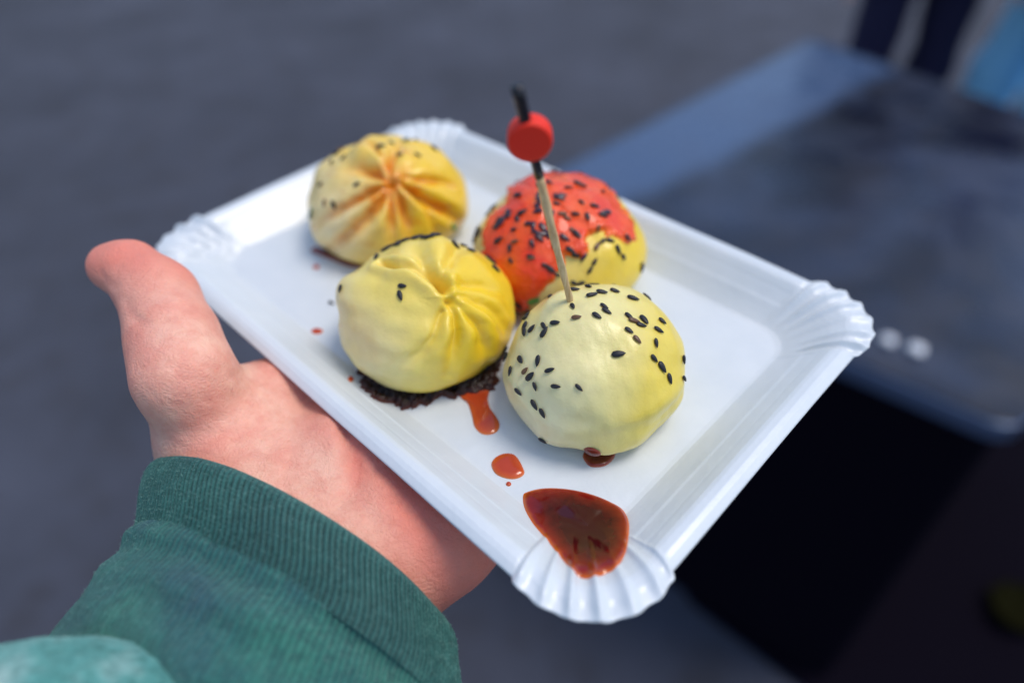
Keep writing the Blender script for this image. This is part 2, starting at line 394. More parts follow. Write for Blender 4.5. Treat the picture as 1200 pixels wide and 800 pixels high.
def dispD(PH, TH, D):
    d = .034*nz(D, 2.3, 5)+.016*nz(D, 5, 9)+.005*nz(D, 12, 2)+.05*np.exp(-(PH/.38)**2)-.012*np.exp(-(PH/.10)**2)
    for p, w, s in (((655, 400), .12, -.018), ((700, 450), .5, .03), ((770, 470), .10, .02), ((612, 455), .08, .018), ((650, 345), .05, .05), ((745, 360), .06, -.04), ((790, 400), .05, .035), ((594, 400), .05, -.035), ((640, 515), .05, .035), ((705, 525), .03, .04), ((770, 510), .06, -.03)):
        d += s*np.exp(-((D-inv_dir('D4', p))**2).sum(1)/w)
    return d, np.zeros_like(d)
pale, mid, sat = (.77, .70, .46), (.74, .62, .24), (.76, .55, .035)
MD = dict(D1=m_dough('dough_glazed', (.87, .71, .36), (.87, .62, .14), (.86, .56, .02), 1., (.74, .24, .012)),
          D2=m_dough('dough_yellow', (.88, .77, .42), (.88, .70, .17), (.86, .60, .02), 2.),
          D3=m_dough('dough_chili', (.84, .72, .42), (.84, .66, .18), (.84, .60, .04), 3.),
          D4=m_dough('dough_seeded', (.86, .79, .52), (.81, .72, .30), (.79, .62, .09), 4.))
N = {}
N['D1'] = dumpling('D1', 'dumpling', (462, 210), dispA, MD['D1'], 'yellow pleated dumpling with orange glaze in its creases, farthest from the hand side edge')
N['D2'] = dumpling('D2', 'dumpling', (527, 330), dispB, MD['D2'], 'pale yellow dumpling with soft swirled pleats, sitting on a charred dark crust')
N['D3'] = dumpling('D3', 'dumpling', (640, 228), dispC, MD['D3'], 'dumpling covered in orange red chili sauce, behind the one with the pick')
N['D4'] = dumpling('D4', 'dumpling', (668, 352), dispD, MD['D4'], 'smooth pale dumpling dotted with black sesame, with the beaded pick stuck in it')
N['D1'][0]['label'] = 'yellow pleated dumpling with orange glaze in its creases, at the far left of the tray'
BV = {k: bvh(o) for k, (r_, o) in N.items()}
def cast(px, py, only=None):
    best = None; r = Vector(ray(px, py)); c = Vector(CAM)
    for k, b in BV.items():
        if only and k != only: continue
        h = b.ray_cast(c, r)
        if h[0] and (best is None or h[3] < best[3]): best = (h[0], h[1], k, h[3])
    h = TB.ray_cast(c, r)
    if h[0] and not only and (best is None or h[3] < best[3]): best = (h[0], h[1], 'T', h[3])
    return best

# sauce blanket on the third dumpling
def inpoly(q, poly):
    x, y = q[:, 0], q[:, 1]; ins = np.zeros(len(q), bool); dist = np.full(len(q), 1e9); n = len(poly)
    for i in range(n):
        a = np.array(poly[i], float); b = np.array(poly[(i+1) % n], float)
        c = ((a[1] > y) != (b[1] > y)) & (x < (b[0]-a[0])*(y-a[1])/(b[1]-a[1]+1e-12)+a[0]); ins ^= c
        t = np.clip(((q-a)@(b-a))/((b-a)@(b-a)), 0, 1); dist = np.minimum(dist, np.linalg.norm(q-(a+t[:, None]*(b-a)), axis=1))
    return np.where(ins, dist, -dist)
def z5(l, s=3.635, ox=540, oy=180): return [(ox+a/s, oy+b/s) for a, b in l]
def coat(k, poly, name, mat, th, label=None, facing=-.35, jag=5, lump=.0):
    root, o = N[k]; me = o.data; n = len(me.vertices); V = np.empty(n*3); me.vertices.foreach_get('co', V); V = V.reshape(-1, 3)+np.array(o.location)+np.array(root.location)
    Nn = np.empty(n*3); me.vertices.foreach_get('normal', Nn); Nn = Nn.reshape(-1, 3)
    q = proj(V); sd = inpoly(q, poly)+jag*.6*nz(V, 420, 11)+jag*.4*nz(V, 1100, 12)
    vw = ((CAM-V)*Nn).sum(1)/np.linalg.norm(CAM-V, axis=1); sd = np.minimum(sd, (vw-facing)*60)
    thick = sst(sd, -2, 4.5); off = th*thick*(1+lump*nz(V, 300, 13)+.4*nz(V, 110, 16))+.00005
    keep = sd > -2; fs = [tuple(p.vertices) for p in me.polygons if all(keep[i] for i in p.vertices)]
    used = sorted({i for f in fs for i in f}); mp = {i: j for j, i in enumerate(used)}
    P = (V+Nn*(off-.00015*(1-thick))[:, None])[used]
    s = mesh(name, P, [tuple(mp[i] for i in f) for f in fs], mat, root, org=tuple(root.location))
    attr(s, 'thick', (thick*(.68+.30*nz(V, 120, 14)+.15*nz(V, 330, 15)))[used].clip(0, 1))
    return s
chili = coat('D3', z5([(200, 110), (230, 40), (340, 20), (470, 20), (560, 90), (650, 180), (710, 260), (745, 370), (700, 372), (650, 345), (600, 335), (548, 348), (528, 380), (542, 410), (522, 440), (480, 440), (445, 440), (425, 490), (400, 530), (372, 560), (345, 590), (290, 640), (240, 700), (205, 640), (150, 520), (100, 440), (98, 340), (130, 270), (195, 210), (215, 160)]), 'chili_sauce', M['chili'], .0015, lump=.25)
BV['D3s'] = bvh(chili)

# seeds
def seed_mesh():
    V, Fs = [], []; n, m = 9, 10
    for i in range(n):
        t = i/(n-1); x = (t-.5)*.0034; w = .00086*math.sin(math.pi*min(1, t*.93+.05))**.6*(1-.42*t)*1.12 if 0 < t < 1 else .00002
        for j in range(m):
            a = 2*math.pi*j/m; V.append((x, w*math.cos(a), .62*w*math.sin(a)))
    return V, gridfaces(n, m, flip=True)+[tuple(range(m)), tuple(range(m*n-1, m*(n-1)-1, -1))]
sv, sf = seed_mesh(); SM = {}
for kk in ('seed', 'seed_brown', 'flake'):
    me = bpy.data.meshes.new('sesame'); me.from_pydata(sv, [], sf); me.update(); me.polygons.foreach_set('use_smooth', [True]*len(me.polygons)); me.materials.append(M[kk]); SM[kk] = me
UPW = R@np.array([0, 1., 0]); RTW = R@np.array([1., 0, 0])
def put_seed(px, py, ang, kind='seed', only=None, stand=False):
    h = None
    for rad in (0, 2, 4, 6, 9, 12):
        for s in range(8 if rad else 1):
            a = s*math.pi/4; h = cast(px+rad*math.cos(a), py+rad*math.sin(a), only)
            if h and (h[2] != 'T' or only is None and rad == 0 and kind == 'tray'): break
            h = None
        if h: break
    if not h: return
    p, n, k = h[0], h[1].normalized(), h[2]
    if n.dot(Vector(CAM)-p) < 0: n = -n
    if only == 'D3':
        h2 = BV['D3s'].ray_cast(Vector(CAM), Vector(ray(*proj(np.array([p]))[0])))
        if h2[0] and h2[3] < h[3]+.002: p = h2[0]
    al = math.radians(ang+rnd.uniform(-8, 8)); d = Vector(RTW*math.cos(al)-UPW*math.sin(al)); d = (d-n*d.dot(n))
    if d.length < .15: d = n.orthogonal()
    d.normalize()
    if stand: d = (n*.9+d*.3).normalized(); n = d.orthogonal().normalized()
    return place_seed(p, n, d, k, kind if kind != 'tray' else 'seed', rnd.uniform(.78, 1.12)*(1 if kind != 'flake' else 1.25))
def place_seed(p, n, d, k, kind, s):
    y = n.cross(d).normalized(); n2 = d.cross(y)
    Mx = Matrix((d*s, y*s*rnd.uniform(.85, 1.1), n2*s)).transposed().to_4x4(); p = p+n*.00042
    o = bpy.data.objects.new('sesame_seed' if kind != 'flake' else 'chili_flake', SM[kind]); COL.objects.link(o)
    if k == 'T':
        Mx.translation = p; o.matrix_world = Mx
        tag(o, 'single black sesame seed lying on the tray left of the swirled dumpling', 'sesame seed'); return o
    root = N[k[:2]][0]; o.parent = root; Mx.translation = p-root.location; o.matrix_basis = Mx
    return o
S4 = [(358,40,30),(383,42,165),(358,70,10),(416,58,70),(430,92,-30),(470,80,20),(522,75,0),(597,105,30),(352,138,80),(368,182,0,1),(450,176,45),(479,138,60),(489,158,50),(166,176,-20),(160,184,30),(158,218,80),(187,228,-30),(157,242,60),(237,218,50),(238,242,-60),(281,204,5),(580,180,80),(600,197,-20,1),(580,236,45),(641,193,85),(630,215,0),(700,234,35),(715,198,60),(613,272,60,1),(688,285,85),(538,330,-5),(680,348,25),(713,384,50),(800,352,65),(743,430,75),(802,430,20),(142,354,35),(212,358,85),(160,398,-30,1),(181,420,-30),(260,396,-5),(201,460,75),(284,460,5),(378,465,50),(133,482,30),(198,535,45),(230,568,70),(70,318,70),(82,343,20),(100,400,85),(232,678,0)]
for a in S4: put_seed(570+a[0]/3.477, 320+a[1]/3.477, a[2], 'seed_brown' if len(a) > 3 else 'seed')
S2 = [(342,80,60),(350,98,0),(350,86,40),(372,78,-10),(385,73,20),(410,58,10),(425,64,-20),(440,66,10),(465,68,0),(478,70,20),(490,66,0),(513,58,-40),(322,98,0),(305,104,30),(290,108,-20),(260,152,60),(593,100,20),(662,125,20),(755,160,30),(743,150,30),(765,202,30),(108,285,80),(370,273,0),(361,315,60),(630,72,30),(800,545,70),(815,575,0)]
for a in S2: put_seed(370+a[0]/3.635, 260+a[1]/3.635, a[2], only='D2')
put_seed(388.5, 355.5, 40, 'tray')
S1 = [(195,243,80),(252,220,-50),(315,345,-20),(205,440,80),(163,432,70,1),(433,165,-20),(475,153,-10),(515,207,30),(598,210,30),(675,178,10),(185,165,-30),(145,345,0,1),(225,172,10,1),(180,170,20),(420,168,0)]
for a in S1: put_seed(340+a[0]/4., 130+a[1]/4., a[2], 'seed_brown' if len(a) > 3 else 'seed', only='D1')
S3 = [(245,178,30),(110,200,-40),(138,235,-20),(105,250,70),(52,322,0),(80,338,-30),(57,352,80),(45,372,20),(262,250,-20),(162,370,-20),(210,405,80),(232,375,0,1),(215,457,40),(298,437,10),(362,478,20),(385,495,30),(410,515,30),(460,148,-10),(500,130,20),(520,138,20),(605,265,20),(570,225,10),(495,345,60),(582,318,80,1),(468,412,40),(490,430,40),(408,215,0),(515,210,60),(490,258,20),(580,395,-60,1),(570,460,-60),(551,495,-50),(636,372,10),(668,410,60),(690,440,20),(710,360,40),(768,485,60),(120,447,30),(135,455,30),(245,640,20),(250,650,70)]
for a in S3: put_seed(540+a[0]/3.635, 180+a[1]/3.635, a[2], 'seed_brown' if len(a) > 3 else 'seed')
FLK = [(333,185,80),(338,205,70),(328,228,60),(205,258,60),(192,270,-20),(178,290,-40),(165,305,0),(295,300,20),(305,385,70),(320,335,30),(345,345,0),(350,318,60),(335,360,40),(310,310,80),(432,180,0),(420,190,30)]
for a in FLK: put_seed(540+a[0]/3.635, 180+a[1]/3.635, a[2], 'flake')
put_seed(540+600/3.635, 180+165/3.635, 90, 'seed', stand=True)
for i in range(24):
    a = rnd.uniform(0, 6.28); b = rnd.random()**.5; put_seed(648+68*b*math.cos(a), 262+48*b*math.sin(a), rnd.uniform(0, 180), rnd.choice(['seed', 'seed', 'seed_brown', 'flake']), only='D3')
# the sides the photograph does not show carry some seeds too
for k, cnt in (('D1', 12), ('D2', 14), ('D3', 14), ('D4', 14)):
    x, y, r, h = DOM[k]; c = Vector((x, y, ZB+h*.35))
    for i in range(cnt):
        a = math.radians(rnd.uniform(35, 150)); e = rnd.uniform(.1, .9); d = Vector((math.cos(a), math.sin(a), e)).normalized()
        hh = BV[k].ray_cast(c+d*.1, -d)
        if k == 'D3': h2 = BV['D3s'].ray_cast(c+d*.1, -d); hh = h2 if h2[0] and h2[3] < hh[3] else hh
        if hh[0]:
            n = hh[1].normalized(); n = n if n.dot(d) > 0 else -n; t_ = Vector(nr.normal(size=3)); t_ = (t_-n*t_.dot(n)).normalized()
            q = proj(np.array([hh[0]]))[0]; hc = cast(q[0], q[1])
            if hc and (hc[0]-hh[0]).length < .004: continue
            place_seed(hh[0], n, t_, k, 'seed', 1)

# chive bits
def chive(px, py, ang, L, w, mat, only):
    h = cast(px, py, only) or cast(px+4, py+3, only) or cast(px-6, py+6, only)
    if not h: return
    p, n, k = h[0], h[1].normalized(), h[2]; al = math.radians(ang); d = Vector(RTW*math.cos(al)-UPW*math.sin(al)); d = (d-n*d.dot(n)).normalized(); y = n.cross(d)
    V = []; m = 12
    for i in range(9):
        t = i/8-.5
        for j in range(m):
            a = 2*math.pi*j/m; V.append(p+n*.0006+d*(t*L)+y*(w*math.cos(a))*(1-.35*abs(2*t)**3)+n*(.35*w*math.sin(a)-.5*w*(2*t)**2*.4+.2*w*math.sin(5*t)))
    root = N[k[:2]][0]
    mesh('chive_piece', [tuple(v) for v in V], gridfaces(9, m)+[tuple(range(m))[::-1], tuple(range(8*m, 9*m))], mat, root, org=tuple(p))
chive(625, 352, -25, .0042, .0014, M['chive'], None)
chive(531, 266, 20, .0028, .0012, M['chive'], 'D1')
chive(476, 165, 5, .0030, .0009, M['chive_dark'], 'D1')
chive(361, 248, 85, .0036, .0011, M['chive_dark'], 'D1')
chive(622, 512, -15, .0030, .0009, M['chive'], 'D4')
chive(546, 228, -30, .0028, .0008, M['chive_dark'], 'D3')

# ---------------------------------------------------------------- sauce on the tray
def smooth_loop(P, n=140):
    P = np.array(P); m = len(P); out = []
    for i in range(m):
        p0, p1, p2, p3 = P[i-1], P[i], P[(i+1) % m], P[(i+2) % m]
        for s in range(max(2, n//m)):
            t = s/max(2, n//m); out.append(.5*((2*p1)+(-p0+p2)*t+(2*p0-5*p1+4*p2-p3)*t*t+(-p0+3*p1-3*p2+p3)*t**3))
    return np.array(out)
def puddle(name, poly, th, mat, parent=None, rough=0., cen=None, pw=2.6, nr_=16, z0=0., fine=1):
    W = []
    for x, y in poly:
        h = TB.ray_cast(Vector(CAM), Vector(ray(x, y))); W.append(np.array(h[0])[:2] if h[0] else hz(x, y, ZB)[:2])
    W = np.array(W); L = smooth_loop(W, 160*fine); c = L.mean(0) if cen is None else hz(*cen, ZB)[:2]
    V, T = [], []; n = len(L)
    if rough:
        L = L+(L-c)/np.linalg.norm(L-c, axis=1)[:, None]*(rough*nz(np.c_[L, np.zeros(n)], 900, 3)+rough*.7*nz(np.c_[L, np.zeros(n)], 2200, 6))[:, None]
    for i in range(nr_*fine+1):
        f = 1-i/(nr_*fine); f = f if i < nr_*fine else 0.001
        for q in L:
            p = c+(q-c)*f; prof = max(0, 1-f**pw)**.5; T.append(prof)
            z = th*prof*(1+.06*math.sin(p[0]*700)*math.sin(p[1]*600))
            b0 = trayz(p[0], p[1])
            if name == 'sauce_puddle' and prof > .01:
                av = sum(trayz(p[0]+q_*math.cos(a_), p[1]+q_*math.sin(a_)) for q_ in (.003, .006) for a_ in (0, .8, 1.6, 2.4, 3.1, 3.9, 4.7, 5.5))/16
                z = max(b0*(1-prof)+av*prof+z, b0+.0003*prof)-b0
            V.append((p[0], p[1], b0+z+.00004+z0))
    V = np.array(V)
    if rough: V[:, 2] += np.array(T)*th*(.5*nz(V, 700, 4)+.4*nz(V, 1700, 5))
    fs = gridfaces(nr_*fine+1, n)
    org = (c[0], c[1], ZB)
    o = mesh(name, V, fs, mat, parent, org=org)
    if sum(o.data.polygons[i].normal.z for i in range(len(o.data.polygons)-200, len(o.data.polygons))) < 0: o.data.flip_normals()
    attr(o, 'thick', T); return o
def zz(l, s, ox, oy): return [(ox+a/s, oy+b/s) for a, b in l]
o = puddle('sauce_puddle', zz([(275,302),(290,285),(350,272),(430,275),(510,292),(580,320),(625,350),(643,390),(641,450),(630,500),(600,545),(560,570),(520,577),(460,570),(430,540),(390,490),(350,440),(310,395),(282,345)], 2.964, 520, 480), .0019, M['puddle'], cen=(688, 622), pw=2.2)
tag(o, 'large glossy dark red puddle of sauce pooled in the near corner of the tray', 'sauce puddle')
o = puddle('sauce_drip', zz([(690,290),(700,330),(740,365),(765,440),(780,500),(820,540),(870,547),(915,525),(927,480),(900,430),(872,390),(860,340),(862,280),(780,250)], 5, 400, 400), .0011, M['thin'], cen=(565, 481))
tag(o, 'orange red tongue of sauce running from the charred crust toward the tray edge', 'sauce drip')
o = puddle('sauce_drop', zz([(165,190),(180,165),(215,152),(250,160),(275,200),(278,225),(250,240),(215,238),(180,222)], 2.964, 520, 480), .0012, M['thin'])
tag(o, 'round orange red sauce drop between the drip and the big puddle', 'sauce drop')
o = puddle('sauce_smear', zz([(95,655),(115,637),(160,645),(215,660),(300,680),(360,700),(345,735),(300,733),(250,722),(190,698),(130,675)], 4, 340, 130), .0010, M['dark'])
tag(o, 'brown red sauce smear at the foot of the glazed dumpling', 'sauce smear')
o = puddle('sauce_smear', zz([(395,735),(400,765),(430,790),(490,782),(525,740),(500,700),(430,700)], 3.477, 570, 320), .0010, M['dark'])
tag(o, 'small brown sauce smear under the front of the seeded dumpling', 'sauce smear')
o = puddle('sauce_smear', [(608, 392), (604, 402), (600, 412), (606, 418), (618, 395), (630, 375), (640, 365), (625, 362)], .0010, M['dark'])
tag(o, 'dark red sauce in the gap between swirled, chili and seeded dumplings', 'sauce smear')
def dot(px, py, a, b, lab):
    o = puddle('sauce_speck', [(px+a*math.cos(t), py+b*math.sin(t)) for t in np.linspace(0, 2*math.pi, 9)[:-1]], .0005, M['thin'], nr_=6)
    tag(o, lab, 'sauce speck')
dot(370.5, 313, 4, 2.6, 'tiny orange sauce speck just below the smear of the glazed dumpling')
dot(371.5, 388, 7, 3.6, 'oval orange sauce speck on the tray, level with the swirled dumpling')
dot(411, 444, 3.5, 3.5, 'tiny red sauce speck left of the charred crust')
dot(596, 567, 3.2, 2.6, 'tiny orange sauce speck just under the round sauce drop')
# crust under the swirled dumpling
puddle('charred_crust', zz([(130,125),(280,140),(400,200),(640,200),(760,150),(930,30),(965,65),(935,135),(925,210),(885,280),(790,315),(690,330),(570,335),(500,372),(440,390),(380,396),(300,368),(215,352),(170,318),(128,275),(105,235),(140,212),(80,180)], 5, 400, 400), .0030, M['char'], N['D2'][0], rough=.0010, cen=(508, 440), fine=2, pw=6)
# wet drop on the front dumpling's foot
def bead_drop(px, py, r, k, mat, name='sauce_bead'):
    h = cast(px, py, k); p, n = h[0], h[1].normalized(); u, v, a = frame(np.array(n), CX); V = []; T = []
    for i in range(10):
        f = i/9*1.35
        for j in range(20):
            th = 2*math.pi*j/20; V.append(np.array(p)+(u*math.cos(th)*1.2+v*math.sin(th))*r*math.sin(f)+a*(r*.6*(math.cos(f)-.25))); T.append(.3+.5*math.cos(f))
    o = mesh(name, V, gridfaces(10, 20), mat, N[k][0], org=tuple(p))
    if o.data.polygons[30].normal.dot(n) < 0: o.data.flip_normals()
    attr(o, 'thick', T)
bead_drop(694, 529, .0020, 'D4', M['dark'])

# ---------------------------------------------------------------- pick
hb = cast(668, 352, 'D4')[0]; tip = hy(605.5, 101, hb.y-.009); hb = np.array(hb); ax = tip-hb; Lp = np.linalg.norm(ax); ax /= Lp
print('pick length', Lp)
pk = empty('cocktail_pick', hb); tag(pk, 'bamboo cocktail pick with black tip and red disc bead, stuck upright in the front dumpling', 'cocktail pick')
pu, pv, _ = frame(ax, CX)
def tube(a, b, ra, rb, n=14, seg=10, wob=0., sq=1.):
    V = []
    for i in range(seg+1):
        t = i/seg; c = a+(b-a)*t; r = ra+(rb-ra)*t
        for j in range(n):
            th = 2*math.pi*j/n; k = 1+wob*math.sin(3*th+t*7)+wob*math.sin(t*31+2*th)
            V.append(c+(pu*math.cos(th)+pv*math.sin(th)*sq)*r*k)
    return V, gridfaces(seg+1, n)+[tuple(range(n))[::-1], tuple(range(seg*n, (seg+1)*n))]
def at_px(y):    # place along the pick where it crosses image row y
    ts = np.linspace(0, 1, 400); q = proj(hb+ax*(ts*Lp)[:, None]); return ts[np.argmin(abs(q[:, 1]-y))]*Lp
sB = at_px(207)
V, f = tube(hb-ax*.012, hb+ax*sB, .00078, .00105, wob=.10, seg=40); mesh('stick', V, f, M['bamboo'], pk, org=tuple(hb))
V, f = tube(hb+ax*sB*1.0005, tip, .00110, .00135, wob=.02); mesh('black_tip', V, f, M['dark_paint'], pk, org=tuple(hb))
bc = hb+ax*at_px(163)
fn = CAM-bc; fn = fn-ax*(fn@ax); fn /= np.linalg.norm(fn); fn = fn+np.cross(ax, fn)*(-.12); fn /= np.linalg.norm(fn); sd = np.cross(ax, fn)
V = []; m = 56; Rb, Tb = .0047, .0044
prof = [(0.0, Tb/2), (Rb*.5, Tb/2), (Rb*.86, Tb/2), (Rb*.93, Tb/2-.00008), (Rb*.98, Tb/2-.00035), (Rb, Tb/2-.0008), (Rb, 0), (Rb, -Tb/2+.0008), (Rb*.98, -Tb/2+.00035), (Rb*.93, -Tb/2+.00008), (Rb*.86, -Tb/2), (0.0, -Tb/2)]
for r, z in prof:
    for j in range(m):
        th = 2*math.pi*j/m; V.append(bc+(ax*math.cos(th)+sd*math.sin(th))*(r+1e-6)+fn*(z-.0004))
o = mesh('disc_bead', V, gridfaces(len(prof), m), M['bead'], pk, org=tuple(bc))
if (np.array(o.data.polygons[m*5].normal)@(np.array(V[m*5])-bc)) < 0: o.data.flip_normals()

# ---------------------------------------------------------------- hand
person = empty('person', hz(350, 650, CAMZ-.165)); tag(person, 'outstretched bare hand in a dark green sweater sleeve, palm up, holding the white tray', 'person')
def H(x, y, drop): return hz(x, y, CAMZ-drop)
mm = .001
thumb = chain([(hd(129, 312, .236), 6.3*mm), (hd(153, 316, .231), 7.3*mm), (hd(187, 348, .222), 9.7*mm), (hd(203, 396, .211), 11.0*mm), (hd(216, 440, .203), 11.6*mm), (H(262, 520, .156), 17*mm), (H(305, 610, .160), 17*mm)], .007)
def u_(x, y, z): return H(x, y, z)
UT = .1513   # underside of the board
meta = [chain([(H(290, 570, .158), 16*mm), (H(328, 478, .156), 13.5*mm), (H(385, 452, .157), 13*mm), (H(440, 425, UT+.0130), 12*mm)], .01),
        chain([(H(350, 610, .161), 17*mm), (H(410, 540, .1575), 15*mm), (H(515, 455, UT+.0130), 12*mm)], .01),
        chain([(H(400, 640, .164), 17*mm), (H(470, 585, .161), 14.5*mm), (H(585, 495, UT+.0125), 11.5*mm)], .01),
        chain([(H(445, 668, .166), 17*mm), (H(512, 628, UT+.0120), 14.5*mm), (H(640, 545, UT+.0120), 11*mm)], .01)]
def finger(k, seg, r0, dz):
    b = [H(440, 425, UT+.0130), H(515, 455, UT+.0130), H(585, 495, UT+.0125), H(640, 545, UT+.0120)][k]
    d = [np.array([.35, .94, 0]), np.array([.50, .86, 0]), np.array([.62, .78, 0]), np.array([.75, .66, 0])][k]
    pts = [(b, r0*1.12)]; p = b.copy(); el = 0
    for s, e, r in zip(seg, dz, (1.0, .9, .78)):
        v = d*math.cos(e)+np.array([0, 0, math.sin(e)]); p = p+v*s; pts.append((p.copy(), r0*r))
    return chain(pts, .002)
fing = [finger(0, (.042, .024, .018), .0098, (-.10, -.02, .04)), finger(1, (.045, .028, .019), .0100, (-.12, -.04, .03)),
        finger(2, (.042, .026, .018), .0095, (-.10, -.03, .04)), finger(3, (.033, .020, .017), .0083, (-.09, -.02, .03))]
fore = chain([(H(330, 640, .168), 20*mm), (H(262, 790, .176), 22*mm), (H(160, 980, .188), 26*mm)], .01)
fore2 = chain([(H(405, 672, .169), 18*mm), (H(350, 820, .178), 21*mm), (H(250, 1010, .190), 25*mm)], .01)
def hand_f(P):
    d = meta[0](P)
    for f in meta[1:]: d = smin(d, f(P), .011)
    d = smin(d, fore(P), .016); d = smin(d, fore2(P), .016)
    e = fing[0](P)
    for f in fing[1:]: e = smin(e, f(P), .0015)
    d = smin(d, e, .005)
    d = smin(d, thumb(P), .010)
    # nothing of the hand reaches up through the board
    return d
allp = np.array([H(130, 980, .18), H(210, 1010, .182), hd(122, 311, .236), H(440, 425, .166), H(640, 545, .166)]+[H(440, 425, .17)+np.array([.04, .09, 0]), H(640, 545, .17)+np.array([.06, .06, 0])])
lo, hi = allp.min(0)-.045, allp.max(0)+.045
V, Fs = nets(hand_f, lo, hi, .0016); V, G = relax(hand_f, V)
# keep the palm just below the board where it carries the tray
q2 = np.stack([(V-C0)@U, (V-C0)@VV], 1); e_in = np.minimum(HL-abs(q2[:, 0]), HS-abs(q2[:, 1]))
lim = ZB+np.interp(e_in, [0, .004, .012, .020], [.0095, .0090, .0032, -.0010])-.0009
m_ = (e_in > 0) & (V[:, 2] > lim) & (V[:, 2] < ZR+.004) & (proj(V)[:, 0] > 262); V[m_, 2] = lim[m_]
# creases of the palm and thumb
q = proj(V); face = ((CAM-V)*G).sum(1) > 0
def crease(pts, w, dep):
    global V
    pts = np.array(pts, float); ds = np.full(len(V), 1e9); 
    for a, b in zip(pts[:-1], pts[1:]):
        t = np.clip(((q-a)@(b-a))/((b-a)@(b-a)), 0, 1); ds = np.minimum(ds, np.linalg.norm(q-(a+t[:, None]*(b-a)), axis=1))
    ti = np.exp(-(ds/w)**2); V = V-G*(face*dep*ti)[:, None]
crease([(405, 500), (414, 525), (417, 548), (414, 566), (404, 582), (398, 590)], 9, .0014)
crease([(417, 545), (432, 552), (446, 548)], 7, .0006)
crease([(417, 566), (425, 590), (440, 610)], 10, .0005)
crease([(150, 360), (160, 372), (170, 376)], 4, .0007); crease([(146, 350), (160, 356), (178, 352)], 5, .0003)
crease([(153, 372), (172, 382), (196, 376)], 5, .0004)
crease([(210, 440), (250, 448), (280, 440)], 6, .0003); crease([(190, 500), (240, 510), (300, 500)], 8, .0002)
crease([(300, 425), (330, 470), (345, 520), (330, 575)], 7, .0005); crease([(392, 470), (404, 510), (408, 540)], 6, .0008)
crease([(455, 585), (500, 610), (540, 640)], 6, .0005); crease([(470, 560), (520, 600)], 5, .0004)
crease([(232, 420), (262, 436), (300, 440)], 5, .0005); crease([(240, 470), (285, 462), (330, 472)], 5, .0003)
crease([(118, 318), (124, 330), (138, 336)], 3.5, .0004); crease([(160, 430), (185, 424), (215, 432)], 5, .0003)
for i in range(26):
    x0, y0 = rnd.uniform(190, 500), 0; y0 = 470+(x0-190)*.42+rnd.uniform(-60, 60); a_ = rnd.uniform(.1, 1.0); l_ = rnd.uniform(15, 45)
    crease([(x0, y0), (x0+l_*.5*math.cos(a_)+3, y0+l_*.5*math.sin(a_)), (x0+l_*math.cos(a_), y0+l_*math.sin(a_)+4)], 2.6, .00022)
for i in range(7): crease([(200+i*33, 536+i*5+(i % 2)*4), (230+i*34, 530+i*12), (262+i*35, 540+i*13)], 3, .00025)
V = V+G*(.00022*nz(V, 170, 8)+.0003*nz(V, 60, 9))[:, None]
hand = mesh('hand', V, Fs, M['skin'], person, org=tuple(person.location))
if np.mean([np.array(hand.data.polygons[i].normal)@G[hand.data.polygons[i].vertices[0]] for i in range(0, len(Fs), 997)]) < 0: hand.data.flip_normals()
rud = sst(-q[:, 1], -350, -285)*(q[:, 0] < 260)*.85+1.1*sst(q[:, 0], 420, 540)*(q[:, 1] > 480)+.5*sst(abs(e_in-.0)*-1, -.010, 0)+.30*nz(V, 38, 10)+.2*nz(V, 90, 11)
rud += .5*np.exp(-(((q[:, 0]-415)/14)**2+((q[:, 1]-555)/36)**2))+.45*sst(-q[:, 0], -200, -150)*(q[:, 1] < 520)
attr(hand, 'ruddy', np.clip(rud, 0, 1))
# thumb nail on the back of the tip
nc = hd(114, 320, .240); nd = ray(122, 311); tdir = hd(146, 307, .231)-hd(122, 311, .236); tdir /= np.linalg.norm(tdir)
nn = nd*.75+(-UPW)*.55-RTW*.25; nn -= tdir*(nn@tdir); nn /= np.linalg.norm(nn); ns = np.cross(tdir, nn); Vn = []
c_ = hd(126, 311, .2345)
for i in range(13):
    s = (i/12-.5)*.015
    for j in range(13):
        a = (j/12-.5)*1.7; rr = .0086*(1-.12*abs(i/6-1)**3); Vn.append(c_+tdir*(s+.001)+nn*rr*math.cos(a)+ns*rr*math.sin(a))
rel = V-(c_+nn*.0065); ua = rel@tdir; ub = rel@ns; el_ = (ua/.0062)**2+(ub/.0056)**2
kp = (el_ < 1) & (G@nn > .25) & (np.linalg.norm(rel, axis=1) < .012); fs = [tuple(f) for f in Fs if all(kp[i] for i in f)]
us = sorted({i for f in fs for i in f}); mp = {i: j for j, i in enumerate(us)}
print('nail verts', len(us))
if fs:
    nl = mesh('thumbnail', (V+G*(.0005*sst(1-el_, 0, .3))[:, None])[us], [tuple(mp[i] for i in f) for f in fs], M['nail'], person, org=tuple(c_))

